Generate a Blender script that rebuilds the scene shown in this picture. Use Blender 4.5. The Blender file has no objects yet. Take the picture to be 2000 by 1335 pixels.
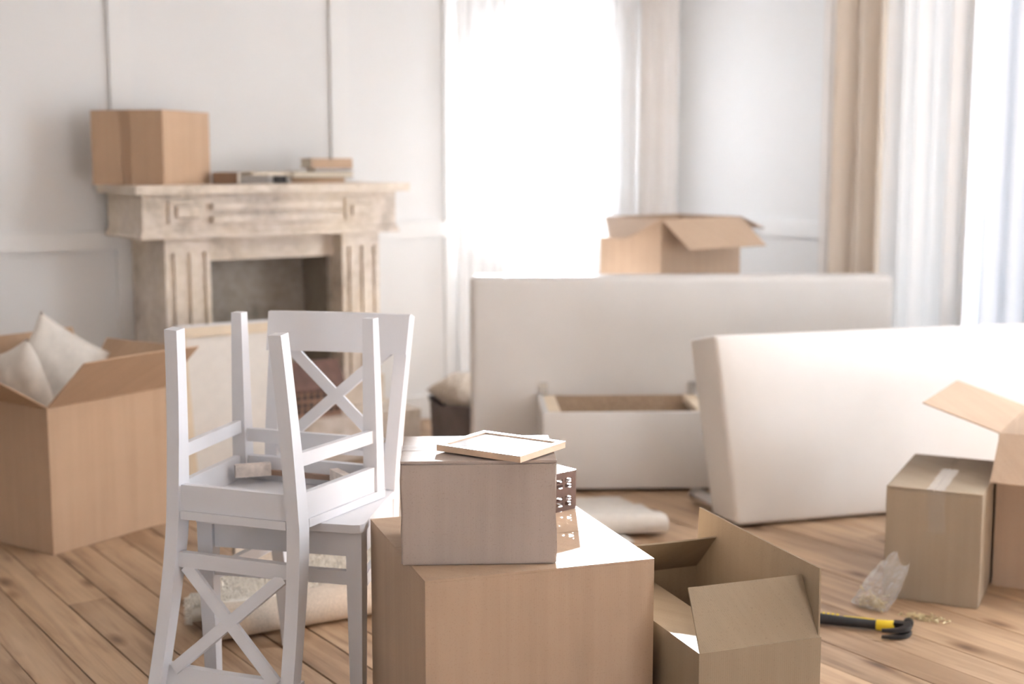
import bpy, bmesh, math, random
from mathutils import Vector, Matrix
random.seed(7)
R = math.radians
SC = bpy.context.scene
COL = SC.collection

# ------------------------------------------------------------------ camera, sky, sun, exposure
CAM_H = 1.31
cd = bpy.data.cameras.new('camera')
cam = bpy.data.objects.new('camera', cd)
COL.objects.link(cam)
cam.location = (0, 0, CAM_H)
cam.rotation_euler = (R(90 - 7.584), 0, 0)
cd.sensor_width = 36
cd.lens = 2640 / 2000 * 36
cd.clip_start = 0.05
cd.dof.use_dof = True
cd.dof.focus_distance = 2.95
cd.dof.aperture_fstop = 2.0
cd.dof.aperture_blades = 9
SC.camera = cam

SC.view_settings.view_transform = 'Standard'
SC.view_settings.look = 'None'
SC.view_settings.gamma = 1
SC.view_settings.use_curve_mapping = False
SC.view_settings.exposure = 1.2

world = bpy.data.worlds.new('sky')
SC.world = world
world.use_nodes = True
bg = world.node_tree.nodes['Background']
bg.inputs[0].default_value = (0.88, 0.95, 1.03, 1)
bg.inputs[1].default_value = 6.5

sun_d = bpy.data.lights.new('sun', 'SUN')
sun_d.energy = 190.0
sun_d.angle = R(0.9)
sun_d.color = (0.93, 0.97, 1.03)
sun = bpy.data.objects.new('sun', sun_d)
COL.objects.link(sun)
SUN_DIR = Vector((-0.012, -1.0, -0.285)).normalized()
sun.rotation_euler = SUN_DIR.to_track_quat('-Z', 'Y').to_euler()
sun.location = (1, 12, 5)

# room frame: s runs along the back wall, n towards it
TH = R(34.5)
W = Vector((math.cos(TH), math.sin(TH), 0))
N = Vector((-math.sin(TH), math.cos(TH), 0))
def P(s, n, z=0.0):
    return W * s + N * n + Vector((0, 0, z))
S0, S1, N0, N1, ZC = -1.6, 5.15, -2.6, 5.92, 2.95

# ------------------------------------------------------------------ materials
def new_mat(name):
    m = bpy.data.materials.new(name)
    m.use_nodes = True
    nt = m.node_tree
    return m, nt, nt.nodes, nt.links, nt.nodes['Principled BSDF']

def ramp(nt, stops):
    r = nt.nodes.new('ShaderNodeValToRGB')
    el = r.color_ramp.elements
    while len(el) > len(stops): el.remove(el[-1])
    while len(el) < len(stops): el.new(0.5)
    for e, (p, c) in zip(el, stops):
        e.position = p
        e.color = (*c, 1) if len(c) == 3 else c
    return r

def coords(nt, scale=(1, 1, 1), kind='Object', rnd=False):
    tc = nt.nodes.new('ShaderNodeTexCoord')
    mp = nt.nodes.new('ShaderNodeMapping')
    mp.inputs['Scale'].default_value = scale
    nt.links.new(tc.outputs[kind], mp.inputs['Vector'])
    if rnd:
        oi = nt.nodes.new('ShaderNodeObjectInfo')
        ml = nt.nodes.new('ShaderNodeMath'); ml.operation = 'MULTIPLY'; ml.inputs[1].default_value = 57.0
        nt.links.new(oi.outputs['Random'], ml.inputs[0])
        nt.links.new(ml.outputs[0], mp.inputs['Location'])
    return mp

def noise(nt, vec, scale, detail=4, rough=0.55):
    t = nt.nodes.new('ShaderNodeTexNoise')
    t.inputs['Scale'].default_value = scale
    t.inputs['Detail'].default_value = detail
    t.inputs['Roughness'].default_value = rough
    nt.links.new(vec.outputs[0], t.inputs['Vector'])
    return t

def bump(nt, src, dist, strength=0.5):
    b = nt.nodes.new('ShaderNodeBump')
    b.inputs['Strength'].default_value = strength
    b.inputs['Distance'].default_value = dist
    nt.links.new(src, b.inputs['Height'])
    nt.links.new(b.outputs[0], nt.nodes['Principled BSDF'].inputs['Normal'])
    return b

def simple(name, col, rough=0.6, var=0.06, scale=8, bd=0.0, bs=60, metal=0.0, spec=0.5):
    m, nt, nd, lk, bs_ = new_mat(name)
    v = coords(nt)
    t = noise(nt, v, scale)
    a = tuple(max(0, c * (1 - var)) for c in col)
    b = tuple(min(1, c * (1 + var)) for c in col)
    r = ramp(nt, [(0.3, a), (0.7, b)])
    lk.new(t.outputs['Fac'], r.inputs[0])
    lk.new(r.outputs[0], bs_.inputs['Base Color'])
    bs_.inputs['Roughness'].default_value = rough
    bs_.inputs['Metallic'].default_value = metal
    bs_.inputs['Specular IOR Level'].default_value = spec
    if bd:
        t2 = noise(nt, v, bs)
        bump(nt, t2.outputs['Fac'], bd)
    return m

def cardboard(name, col, flute=0.35, axis=(1, 1, 0)):
    m, nt, nd, lk, b = new_mat(name)
    v = coords(nt)
    n1 = noise(nt, v, 3.0, 3)
    n2 = noise(nt, v, 260, 2)
    wv = nd.new('ShaderNodeTexWave')
    wv.wave_type = 'BANDS'; wv.bands_direction = 'X'
    wv.inputs['Scale'].default_value = 62
    wv.inputs['Distortion'].default_value = 0.6
    wv.inputs['Detail'].default_value = 1
    # flutes run vertically: the band coordinate is x + y
    sx = nd.new('ShaderNodeSeparateXYZ'); lk.new(v.outputs[0], sx.inputs[0])
    ad = nd.new('ShaderNodeMath'); lk.new(sx.outputs[0], ad.inputs[0]); lk.new(sx.outputs[1], ad.inputs[1])
    cb = nd.new('ShaderNodeCombineXYZ'); lk.new(ad.outputs[0], cb.inputs[0]); lk.new(sx.outputs[2], cb.inputs[2])
    lk.new(cb.outputs[0], wv.inputs['Vector'])
    mpv = nd.new('ShaderNodeMapping'); mpv.inputs['Scale'].default_value = (30, 30, 1.0)
    lk.new(cb.outputs[0], mpv.inputs['Vector'])
    n3 = noise(nt, mpv, 1.0, 3)
    r = ramp(nt, [(0.3, tuple(c * 0.93 for c in col)), (0.7, tuple(min(1, c * 1.05) for c in col))])
    lk.new(n1.outputs['Fac'], r.inputs[0])
    mx = nd.new('ShaderNodeMix'); mx.data_type = 'RGBA'; mx.blend_type = 'MULTIPLY'
    mx.inputs[0].default_value = 0.5
    r2 = ramp(nt, [(0.32, (0.86, 0.85, 0.84)), (0.6, (1, 1, 1))])
    lk.new(n3.outputs['Fac'], r2.inputs[0])
    lk.new(r.outputs[0], mx.inputs[6]); lk.new(r2.outputs[0], mx.inputs[7])
    mx2 = nd.new('ShaderNodeMix'); mx2.data_type = 'RGBA'; mx2.blend_type = 'MULTIPLY'
    mx2.inputs[0].default_value = 0.35
    r3 = ramp(nt, [(0.28, (0.62, 0.58, 0.54)), (0.42, (1, 1, 1))])
    lk.new(n2.outputs['Fac'], r3.inputs[0])
    lk.new(mx.outputs[2], mx2.inputs[6]); lk.new(r3.outputs[0], mx2.inputs[7])
    lk.new(mx2.outputs[2], b.inputs['Base Color'])
    b.inputs['Roughness'].default_value = 0.72
    b.inputs['Specular IOR Level'].default_value = 0.25
    ma = nd.new('ShaderNodeMath'); ma.operation = 'MULTIPLY_ADD'
    ma.inputs[1].default_value = flute
    lk.new(wv.outputs['Fac'], ma.inputs[0]); lk.new(n3.outputs['Fac'], ma.inputs[2])
    bump(nt, ma.outputs[0], 0.0006, 0.3)
    return m

CARD = cardboard('cardboard_tan', (0.59, 0.405, 0.27), 0.15)
CARD_BIG = cardboard('cardboard_warm', (0.50, 0.365, 0.26), 0.2)
CARD_GREY = cardboard('cardboard_greyed', (0.46, 0.39, 0.342), 0.3)
CARD_OLIVE = cardboard('cardboard_olive', (0.335, 0.262, 0.18), 0.35)
CARD_KRAFT = cardboard('cardboard_kraft', (0.37, 0.295, 0.215), 0.35)
CARD_LIGHT = cardboard('cardboard_light', (0.53, 0.385, 0.275), 0.15)
WHITE_PAINT = simple('white_lacquer', (0.75, 0.75, 0.78), 0.40, 0.02, 5, 0.0004, 40)
WALL = simple('painted_wall', (0.80, 0.793, 0.783), 0.6, 0.015, 2, 0.0006, 30, spec=0.3)
WALL_DARK = simple('darkened_wall', (0.16, 0.16, 0.165), 0.7, 0.03, 2)  # unseen front wall coloured dark to cut bounce light from behind the camera
TRIMM = simple('painted_trim', (0.81, 0.80, 0.785), 0.5, 0.015, 3)
CEIL = simple('ceiling_paint', (0.90, 0.895, 0.885), 0.8, 0.01, 2)
SUBFLOOR = simple('subfloor', (0.05, 0.035, 0.025), 0.9)
PINE = simple('pine', (0.70, 0.50, 0.35), 0.5, 0.12, 12)
HOUSEWALL = simple('stained_house_wall', (0.30, 0.175, 0.12), 0.5, 0.2, 25)
PALEPINE = simple('pale_pine', (0.82, 0.68, 0.51), 0.55, 0.08, 12)
DARKWOOD = simple('stained_wood', (0.10, 0.055, 0.042), 0.45, 0.3, 25, 0.0006, 90)
ROOFWOOD = simple('stained_roof', (0.15, 0.075, 0.055), 0.45, 0.3, 20, 0.0006, 90)
CHROME = simple('chrome', (0.72, 0.72, 0.74), 0.16, 0.03, 8, metal=1.0)
STEEL = simple('brushed_steel', (0.50, 0.49, 0.47), 0.35, 0.1, 30, metal=1.0)
BRASS = simple('zinc_yellow', (0.72, 0.62, 0.38), 0.3, 0.1, 30, metal=1.0)
BLACK = simple('black_rubber', (0.016, 0.017, 0.02), 0.45, 0.2, 30)
BLACKM = simple('black_steel', (0.02, 0.02, 0.022), 0.35, 0.2, 30, metal=0.3)
YELLOW = simple('yellow_rubber', (0.80, 0.58, 0.02), 0.45, 0.05, 20)
LEATHER = simple('cream_leather', (0.75, 0.715, 0.68), 0.48, 0.03, 3, 0.0010, 14)
LINEN = simple('cream_linen', (0.76, 0.70, 0.63), 0.85, 0.06, 30, 0.0006, 300)
RAWBOARD = simple('chipboard', (0.48, 0.345, 0.235), 0.8, 0.18, 120)
BACKING = simple('jute_backing', (0.60, 0.51, 0.42), 0.9, 0.12, 160, 0.001, 260)
SHAG = simple('shag_pile', (0.80, 0.745, 0.66), 0.95, 0.08, 60)
GREYFELT = simple('grey_felt', (0.20, 0.165, 0.155), 0.9, 0.12, 12, 0.0006, 200)
BLANKET = simple('soft_blanket', (0.66, 0.615, 0.56), 0.9, 0.05, 30, 0.001, 120)
PAPER = simple('book_pages', (0.78, 0.70, 0.58), 0.8, 0.06, 60)
WHITEPAPER = simple('white_paper', (0.82, 0.81, 0.82), 0.7, 0.02, 20)
CANVAS = simple('raw_canvas', (0.85, 0.81, 0.76), 0.85, 0.03, 30, 0.0004, 300)
BLOCKW = simple('raw_block_wood', (0.76, 0.68, 0.62), 0.7, 0.2, 40)
BROWNSTRIP = simple('brown_strip', (0.35, 0.23, 0.17), 0.6, 0.1, 30)

def knit_mat():
    m, nt, nd, lk, b = new_mat('knitted_wool')
    v = coords(nt)
    vo = nd.new('ShaderNodeTexVoronoi'); vo.inputs['Scale'].default_value = 55
    lk.new(v.outputs[0], vo.inputs['Vector'])
    r = ramp(nt, [(0.0, (0.80, 0.72, 0.62)), (0.6, (0.62, 0.53, 0.44))])
    lk.new(vo.outputs['Distance'], r.inputs[0]); lk.new(r.outputs[0], b.inputs['Base Color'])
    b.inputs['Roughness'].default_value = 0.95
    iv = nd.new('ShaderNodeMath'); iv.operation = 'SUBTRACT'; iv.inputs[0].default_value = 1
    lk.new(vo.outputs['Distance'], iv.inputs[1])
    bump(nt, iv.outputs[0], 0.008, 0.8)
    return m
KNIT = knit_mat()

def marble_mat(name, tint=1.0):
    m, nt, nd, lk, b = new_mat(name)
    v = coords(nt, (1, 1, 1))
    n1 = noise(nt, v, 4.5, 8, 0.65)
    n2 = noise(nt, v, 28, 5, 0.6)
    n3 = noise(nt, v, 1.8, 4, 0.6)
    k = tint
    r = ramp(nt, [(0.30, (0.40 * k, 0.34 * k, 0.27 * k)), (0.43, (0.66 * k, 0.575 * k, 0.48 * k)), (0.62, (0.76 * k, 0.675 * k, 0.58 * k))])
    lk.new(n1.outputs['Fac'], r.inputs[0])
    r2 = ramp(nt, [(0.35, (0.80, 0.77, 0.70)), (0.6, (1, 1, 1))])
    lk.new(n2.outputs['Fac'], r2.inputs[0])
    mx = nd.new('ShaderNodeMix'); mx.data_type = 'RGBA'; mx.blend_type = 'MULTIPLY'; mx.inputs[0].default_value = 0.6
    lk.new(r.outputs[0], mx.inputs[6]); lk.new(r2.outputs[0], mx.inputs[7])
    r3 = ramp(nt, [(0.35, (0.88, 0.88, 0.94)), (0.65, (1.0, 0.97, 0.90))])
    lk.new(n3.outputs['Fac'], r3.inputs[0])
    mx2 = nd.new('ShaderNodeMix'); mx2.data_type = 'RGBA'; mx2.blend_type = 'MULTIPLY'; mx2.inputs[0].default_value = 0.8
    lk.new(mx.outputs[2], mx2.inputs[6]); lk.new(r3.outputs[0], mx2.inputs[7])
    lk.new(mx2.outputs[2], b.inputs['Base Color'])
    b.inputs['Roughness'].default_value = 0.5
    bump(nt, n2.outputs['Fac'], 0.002, 0.4)
    return m
MARBLE = marble_mat('weathered_marble', 1.18)
STONE_IN = marble_mat('dark_stone', 0.52)  # same marble mix at a darker tint, for the firebox lining
STONE_HEARTH = marble_mat('hearth_stone', 1.12)

def plank_mat():
    m, nt, nd, lk, b = new_mat('old_pine_boards')
    v = coords(nt, (1, 1, 1), 'Object', True)
    mp = nd.new('ShaderNodeMapping'); mp.inputs['Scale'].default_value = (26, 1.3, 6)
    lk.new(v.outputs[0], mp.inputs['Vector'])
    grain = noise(nt, mp, 1.0, 8, 0.62); grain.inputs['Distortion'].default_value = 0.9
    mp2 = nd.new('ShaderNodeMapping'); mp2.inputs['Scale'].default_value = (5, 1.1, 2)
    lk.new(v.outputs[0], mp2.inputs['Vector'])
    blot = noise(nt, mp2, 1.0, 4, 0.6)
    mp3 = nd.new('ShaderNodeMapping'); mp3.inputs['Scale'].default_value = (9, 3.6, 1)
    lk.new(v.outputs[0], mp3.inputs['Vector'])
    vo = nd.new('ShaderNodeTexVoronoi'); vo.inputs['Scale'].default_value = 1.0
    lk.new(mp3.outputs[0], vo.inputs['Vector'])
    r = ramp(nt, [(0.28, (0.26, 0.16, 0.095)), (0.47, (0.47, 0.325, 0.21)), (0.70, (0.58, 0.42, 0.285))])
    lk.new(grain.outputs['Fac'], r.inputs[0])
    rb = ramp(nt, [(0.30, (0.66, 0.60, 0.55)), (0.55, (1, 1, 1)), (0.75, (1.08, 1.05, 1.0))])
    lk.new(blot.outputs['Fac'], rb.inputs[0])
    mx = nd.new('ShaderNodeMix'); mx.data_type = 'RGBA'; mx.blend_type = 'MULTIPLY'; mx.inputs[0].default_value = 0.9
    lk.new(r.outputs[0], mx.inputs[6]); lk.new(rb.outputs[0], mx.inputs[7])
    rk = ramp(nt, [(0.05, (0.30, 0.24, 0.21)), (0.16, (0.72, 0.66, 0.62)), (0.26, (1, 1, 1))])
    lk.new(vo.outputs['Distance'], rk.inputs[0])
    mx2 = nd.new('ShaderNodeMix'); mx2.data_type = 'RGBA'; mx2.blend_type = 'MULTIPLY'; mx2.inputs[0].default_value = 0.9
    lk.new(mx.outputs[2], mx2.inputs[6]); lk.new(rk.outputs[0], mx2.inputs[7])
    oi = nd.new('ShaderNodeObjectInfo')
    ro = ramp(nt, [(0.0, (0.80, 0.78, 0.76)), (0.5, (1, 0.98, 0.95)), (1.0, (1.12, 1.10, 1.06))])
    lk.new(oi.outputs['Random'], ro.inputs[0])
    mx3 = nd.new('ShaderNodeMix'); mx3.data_type = 'RGBA'; mx3.blend_type = 'MULTIPLY'; mx3.inputs[0].default_value = 1.0
    lk.new(mx2.outputs[2], mx3.inputs[6]); lk.new(ro.outputs[0], mx3.inputs[7])
    lk.new(mx3.outputs[2], b.inputs['Base Color'])
    rr = nd.new('ShaderNodeMapRange'); rr.inputs['To Min'].default_value = 0.34; rr.inputs['To Max'].default_value = 0.58
    lk.new(grain.outputs['Fac'], rr.inputs['Value']); lk.new(rr.outputs[0], b.inputs['Roughness'])
    bump(nt, grain.outputs['Fac'], 0.0015, 0.5)
    return m
PLANK = plank_mat()

def sheer_mat(name, col, thru, trans_w=0.7):
    m = bpy.data.materials.new(name); m.use_nodes = True
    nt = m.node_tree; nd = nt.nodes; lk = nt.links
    nd.remove(nd['Principled BSDF'])
    out = nd['Material Output']
    tr = nd.new('ShaderNodeBsdfTransparent'); tr.inputs[0].default_value = (*[0.5 + 0.5 * c for c in col], 1)
    tl = nd.new('ShaderNodeBsdfTranslucent'); tl.inputs[0].default_value = (*col, 1)
    df = nd.new('ShaderNodeBsdfDiffuse'); df.inputs[0].default_value = (*col, 1)
    a = nd.new('ShaderNodeMixShader'); a.inputs[0].default_value = trans_w
    lk.new(df.outputs[0], a.inputs[1]); lk.new(tl.outputs[0], a.inputs[2])
    bmx = nd.new('ShaderNodeMixShader')
    v = coords(nt, (1, 1, 1))
    t = noise(nt, v, 220, 2)
    mr = nd.new('ShaderNodeMapRange'); mr.inputs['To Min'].default_value = thru - min(thru, 0.05); mr.inputs['To Max'].default_value = thru + min(thru, 0.05)
    lk.new(t.outputs['Fac'], mr.inputs['Value']); lk.new(mr.outputs[0], bmx.inputs[0])
    lk.new(a.outputs[0], bmx.inputs[1]); lk.new(tr.outputs[0], bmx.inputs[2])
    lk.new(bmx.outputs[0], out.inputs[0])
    return m
SHEER = sheer_mat('sheer_white', (0.90, 0.90, 0.91), 0.15, 0.03)
SHEER_SIDE = sheer_mat('sheer_gathered', (0.88, 0.88, 0.88), 0.03, 0.005)
SHEER2 = sheer_mat('sheer_blue_white', (0.76, 0.79, 0.84), 0.0, 0.005)
SHEER3 = sheer_mat('sheer_dense_white', (0.90, 0.895, 0.89), 0.0, 0.045)
DRAPE = sheer_mat('cream_drape', (0.78, 0.68, 0.58), 0.0, 0.035)
DRAPE2 = sheer_mat('pale_drape', (0.83, 0.78, 0.74), 0.03, 0.12)

def clear_mat(name, gloss, tint=(1, 1, 1), rough=0.05, milk=0.0):
    m = bpy.data.materials.new(name); m.use_nodes = True
    nt = m.node_tree; nd = nt.nodes; lk = nt.links
    nd.remove(nd['Principled BSDF'])
    out = nd['Material Output']
    tr = nd.new('ShaderNodeBsdfTransparent'); tr.inputs[0].default_value = (*tint, 1)
    gl = nd.new('ShaderNodeBsdfGlossy'); gl.inputs['Roughness'].default_value = rough
    fr = nd.new('ShaderNodeLayerWeight'); fr.inputs[0].default_value = gloss
    mx = nd.new('ShaderNodeMixShader')
    lk.new(fr.outputs['Facing'], mx.inputs[0]); lk.new(tr.outputs[0], mx.inputs[1]); lk.new(gl.outputs[0], mx.inputs[2])
    last = mx
    if milk:
        df = nd.new('ShaderNodeBsdfDiffuse'); df.inputs[0].default_value = (0.85, 0.85, 0.86, 1)
        m2 = nd.new('ShaderNodeMixShader'); m2.inputs[0].default_value = milk
        lk.new(mx.outputs[0], m2.inputs[1]); lk.new(df.outputs[0], m2.inputs[2])
        last = m2
    v = coords(nt); t = noise(nt, v, 35, 3)
    bp = nd.new('ShaderNodeBump'); bp.inputs['Strength'].default_value = 0.25; bp.inputs['Distance'].default_value = 0.002
    lk.new(t.outputs['Fac'], bp.inputs['Height']); lk.new(bp.outputs[0], gl.inputs['Normal'])
    lk.new(last.outputs[0], out.inputs[0])
    return m
GLASS = clear_mat('window_glass', 0.12)
POLY = clear_mat('clear_polythene', 0.48, (0.97, 0.97, 0.97), 0.12, 0.18)
TAPE = clear_mat('clear_tape', 0.14, (0.99, 0.98, 0.96), 0.15, 0.12)
TAPEB = clear_mat('brown_clear_tape', 0.25, (0.93, 0.88, 0.81), 0.2, 0.0)
PICGLASS = clear_mat('picture_glass', 0.30, (1, 1, 1), 0.03)

# ------------------------------------------------------------------ mesh helpers
def link(o, parent=None):
    COL.objects.link(o)
    if parent is not None: o.parent = parent
    return o

def obj(name, bm, m, parent=None, bev=0.0, smooth=False, segs=1, sub=0):
    if bev:
        bmesh.ops.bevel(bm, geom=[e for e in bm.edges if len(e.link_faces) == 2 and e.calc_face_angle(0) > 0.5],
                        offset=bev, segments=segs, affect='EDGES', clamp_overlap=True)
    bmesh.ops.recalc_face_normals(bm, faces=bm.faces[:])
    me = bpy.data.meshes.new(name)
    bm.to_mesh(me); bm.free()
    if isinstance(m, (list, tuple)):
        for x in m: me.materials.append(x)
    else:
        me.materials.append(m)
    if smooth or bev:
        for p in me.polygons: p.use_smooth = True
        try: me.set_sharp_from_angle(angle=R(40 if not sub else 180))
        except Exception: pass
    o = bpy.data.objects.new(name, me)
    link(o, parent)
    if sub:
        md = o.modifiers.new('subsurf', 'SUBSURF'); md.levels = sub; md.render_levels = sub
    return o

def tag(o, label=None, cat=None, group=None, kind=None):
    if label: o['label'] = label
    if cat: o['category'] = cat
    if group: o['group'] = group
    if kind: o['kind'] = kind
    return o

def thing(name, label, cat, loc=(0, 0, 0), rz=0.0, group=None):
    o = bpy.data.objects.new(name, None)
    o.empty_display_size = 0.05
    COL.objects.link(o)
    o.location = loc; o.rotation_euler = (0, 0, rz)
    return tag(o, label, cat, group)

def BM(): return bmesh.new()

def box(bm, lo, hi, M=None):
    x0, y0, z0 = lo; x1, y1, z1 = hi
    vs = [Vector(c) for c in ((x0, y0, z0), (x1, y0, z0), (x1, y1, z0), (x0, y1, z0), (x0, y0, z1), (x1, y0, z1), (x1, y1, z1), (x0, y1, z1))]
    if M is not None: vs = [M @ v for v in vs]
    v = [bm.verts.new(c) for c in vs]
    for f in ((0, 3, 2, 1), (4, 5, 6, 7), (0, 1, 5, 4), (1, 2, 6, 5), (2, 3, 7, 6), (3, 0, 4, 7)):
        bm.faces.new([v[i] for i in f])
    return v

def hexa(bm, b, t):
    """Eight-corner block: four bottom points, four top points, same order."""
    v = [bm.verts.new(Vector(c)) for c in list(b) + list(t)]
    for f in ((0, 3, 2, 1), (4, 5, 6, 7), (0, 1, 5, 4), (1, 2, 6, 5), (2, 3, 7, 6), (3, 0, 4, 7)):
        bm.faces.new([v[i] for i in f])
    return v

def sweep(bm, pts, w, d, xdir=(1, 0, 0), cap=True):
    """Rectangular bar along pts; w across xdir, d across the third axis. w/d may be lists."""
    n = len(pts); rings = []
    pts = [Vector(p) for p in pts]
    for i, p in enumerate(pts):
        t = (pts[min(i + 1, n - 1)] - pts[max(i - 1, 0)]).normalized()
        x = Vector(xdir); x = (x - t * x.dot(t)).normalized(); y = t.cross(x)
        ww = w[i] if isinstance(w, (list, tuple)) else w
        dd = d[i] if isinstance(d, (list, tuple)) else d
        rings.append([bm.verts.new(p + x * (a * ww / 2) + y * (b * dd / 2)) for a, b in ((-1, -1), (1, -1), (1, 1), (-1, 1))])
    for r0, r1 in zip(rings, rings[1:]):
        for k in range(4):
            bm.faces.new((r0[k], r0[(k + 1) % 4], r1[(k + 1) % 4], r1[k]))
    if cap:
        bm.faces.new(rings[0][::-1]); bm.faces.new(rings[-1])

def tube(bm, pts, rad, seg=12, cap=True, flat=1.0):
    n = len(pts); rings = []
    pts = [Vector(p) for p in pts]
    for i, p in enumerate(pts):
        t = (pts[min(i + 1, n - 1)] - pts[max(i - 1, 0)]).normalized()
        x = Vector((0, 0, 1)) if abs(t.z) < 0.9 else Vector((1, 0, 0))
        x = (x - t * x.dot(t)).normalized(); y = t.cross(x)
        r = rad[i] if isinstance(rad, (list, tuple)) else rad
        rings.append([bm.verts.new(p + x * (math.cos(a) * r * flat) + y * (math.sin(a) * r)) for a in [2 * math.pi * k / seg for k in range(seg)]])
    for r0, r1 in zip(rings, rings[1:]):
        for k in range(seg):
            bm.faces.new((r0[k], r0[(k + 1) % seg], r1[(k + 1) % seg], r1[k]))
    if cap:
        bm.faces.new(rings[0][::-1]); bm.faces.new(rings[-1])

def prism(bm, poly, z0, z1):
    """Polygon in xy extruded in z."""
    a = [bm.verts.new((x, y, z0)) for x, y in poly]
    b = [bm.verts.new((x, y, z1)) for x, y in poly]
    n = len(poly)
    bm.faces.new(a[::-1]); bm.faces.new(b)
    for i in range(n):
        bm.faces.new((a[i], a[(i + 1) % n], b[(i + 1) % n], b[i]))

def room_obj(name, bm, m, kind='structure', parent=None, bev=0.0):
    """Geometry given in the room frame (x=s, y=n)."""
    o = obj(name, bm, m, parent, bev)
    if parent is None:
        o.rotation_euler = (0, 0, TH)
    if kind: o['kind'] = kind
    return o

# ------------------------------------------------------------------ the setting: floor
bm = BM(); box(bm, (S0, N0, -0.10), (S1, N1, -0.03))
floor = room_obj('floor', bm, SUBFLOOR)
rf = random.Random(3)
PWID = 0.125
s = 0.99 - PWID * 21
while s < S1:
    a, b_ = max(s, S0), min(s + PWID, S1)
    if b_ - a > 0.02:
        cuts = [N0]
        c = N0 + rf.uniform(1.6, 4.4)
        while c < N1 - 0.7:
            cuts.append(c); c += rf.uniform(2.6, 4.6)
        cuts.append(N1)
        for c0, c1 in zip(cuts, cuts[1:]):
            g = rf.uniform(0.0016, 0.0034); w = (b_ - a) / 2 - g; L = (c1 - c0) / 2 - 0.0008; ch = 0.004
            dz = rf.uniform(-0.0022, 0.0)
            tl = rf.uniform(-0.0009, 0.0009)
            bm = BM()
            hexa(bm, [(-w, -L, -0.03), (w, -L, -0.03), (w, L, -0.03), (-w, L, -0.03)],
                 [(-w, -L, -ch + dz), (w, -L, -ch + dz), (w, L, -ch + dz), (-w, L, -ch + dz)])
            bm.faces.ensure_lookup_table()
            top = bm.faces[1]
            r = bmesh.ops.inset_region(bm, faces=[top], thickness=ch)
            for v in top.verts: v.co.z = dz + tl * (1 if v.co.x > 0 else -1)
            o = obj('plank', bm, PLANK, floor)
            o.location = ((a + b_) / 2, (c0 + c1) / 2, 0)
    s += PWID

# ------------------------------------------------------------------ walls, ceiling
W1 = (3.86, 4.71, 0.86, 2.10)          # back window: s0, s1, z0, z1
W2 = (2.35, 4.12, 0.10, 2.45)          # right window: n0, n1, z0, z1
W3 = (0.70, 2.24, 0.30, 2.75)           # unseen right window, added and sized to light the room from the right
TK = 0.12
bm = BM()
box(bm, (S0, N1, -0.1), (W1[0], N1 + TK, ZC)); box(bm, (W1[1], N1, -0.1), (S1 + TK, N1 + TK, ZC))
box(bm, (W1[0], N1, -0.1), (W1[1], N1 + TK, W1[2])); box(bm, (W1[0], N1, W1[3]), (W1[1], N1 + TK, ZC))
room_obj('wall_back', bm, WALL)
bm = BM()
box(bm, (S1, W2[1], -0.1), (S1 + TK, N1, ZC)); box(bm, (S1, W3[1], -0.1), (S1 + TK, W2[0], ZC)); box(bm, (S1, N0, -0.1), (S1 + TK, W3[0], ZC))
for w in (W2, W3):
    box(bm, (S1, w[0], -0.1), (S1 + TK, w[1], w[2])); box(bm, (S1, w[0], w[3]), (S1 + TK, w[1], ZC))
room_obj('wall_right', bm, WALL)
bm = BM(); box(bm, (S0 - TK, N0 - TK, -0.1), (S0, N1 + TK, ZC)); room_obj('wall_left', bm, WALL)
bm = BM(); box(bm, (S0, N0 - TK, -0.1), (S1 + TK, N0, ZC)); room_obj('wall_front', bm, WALL_DARK)
bm = BM(); box(bm, (S0 - TK, N0 - TK, ZC), (S1 + TK, N1 + TK, ZC + 0.15)); room_obj('ceiling', bm, CEIL)

# panel mouldings
tn = 1
def trim(lo, hi, nm=None, bev=0.004):
    global tn
    bm = BM(); box(bm, lo, hi)
    o = room_obj(nm or 'trim_%d' % tn, bm, TRIMM, bev=bev)
    if nm is None: tn += 1
RZ0, RZ1 = 0.930, 1.010
SP = 0.022
trim((S0, N1 - SP, RZ0), (W1[0] - 0.01, N1, RZ1))
trim((W1[1] + 0.01, N1 - SP, RZ0), (S1, N1, RZ1))
for s_ in (0.25, 0.99 - 0.2, 1.94, 3.005, 3.64):
    trim((s_, N1 - SP, RZ1), (s_ + 0.095, N1, ZC)); trim((s_, N1 - SP, 0.12), (s_ + 0.095, N1, RZ0))
trim((S1 - SP, W2[1] + 0.05, RZ0 - 0.0), (S1, N1 - SP, RZ1))
trim((S0, N1 - 0.02, 0), (S1, N1, 0.12), 'baseboard_back')
trim((S1 - 0.02, W2[1] + 0.02, 0), (S1, N1 - 0.02, 0.12), 'baseboard_right')

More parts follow.
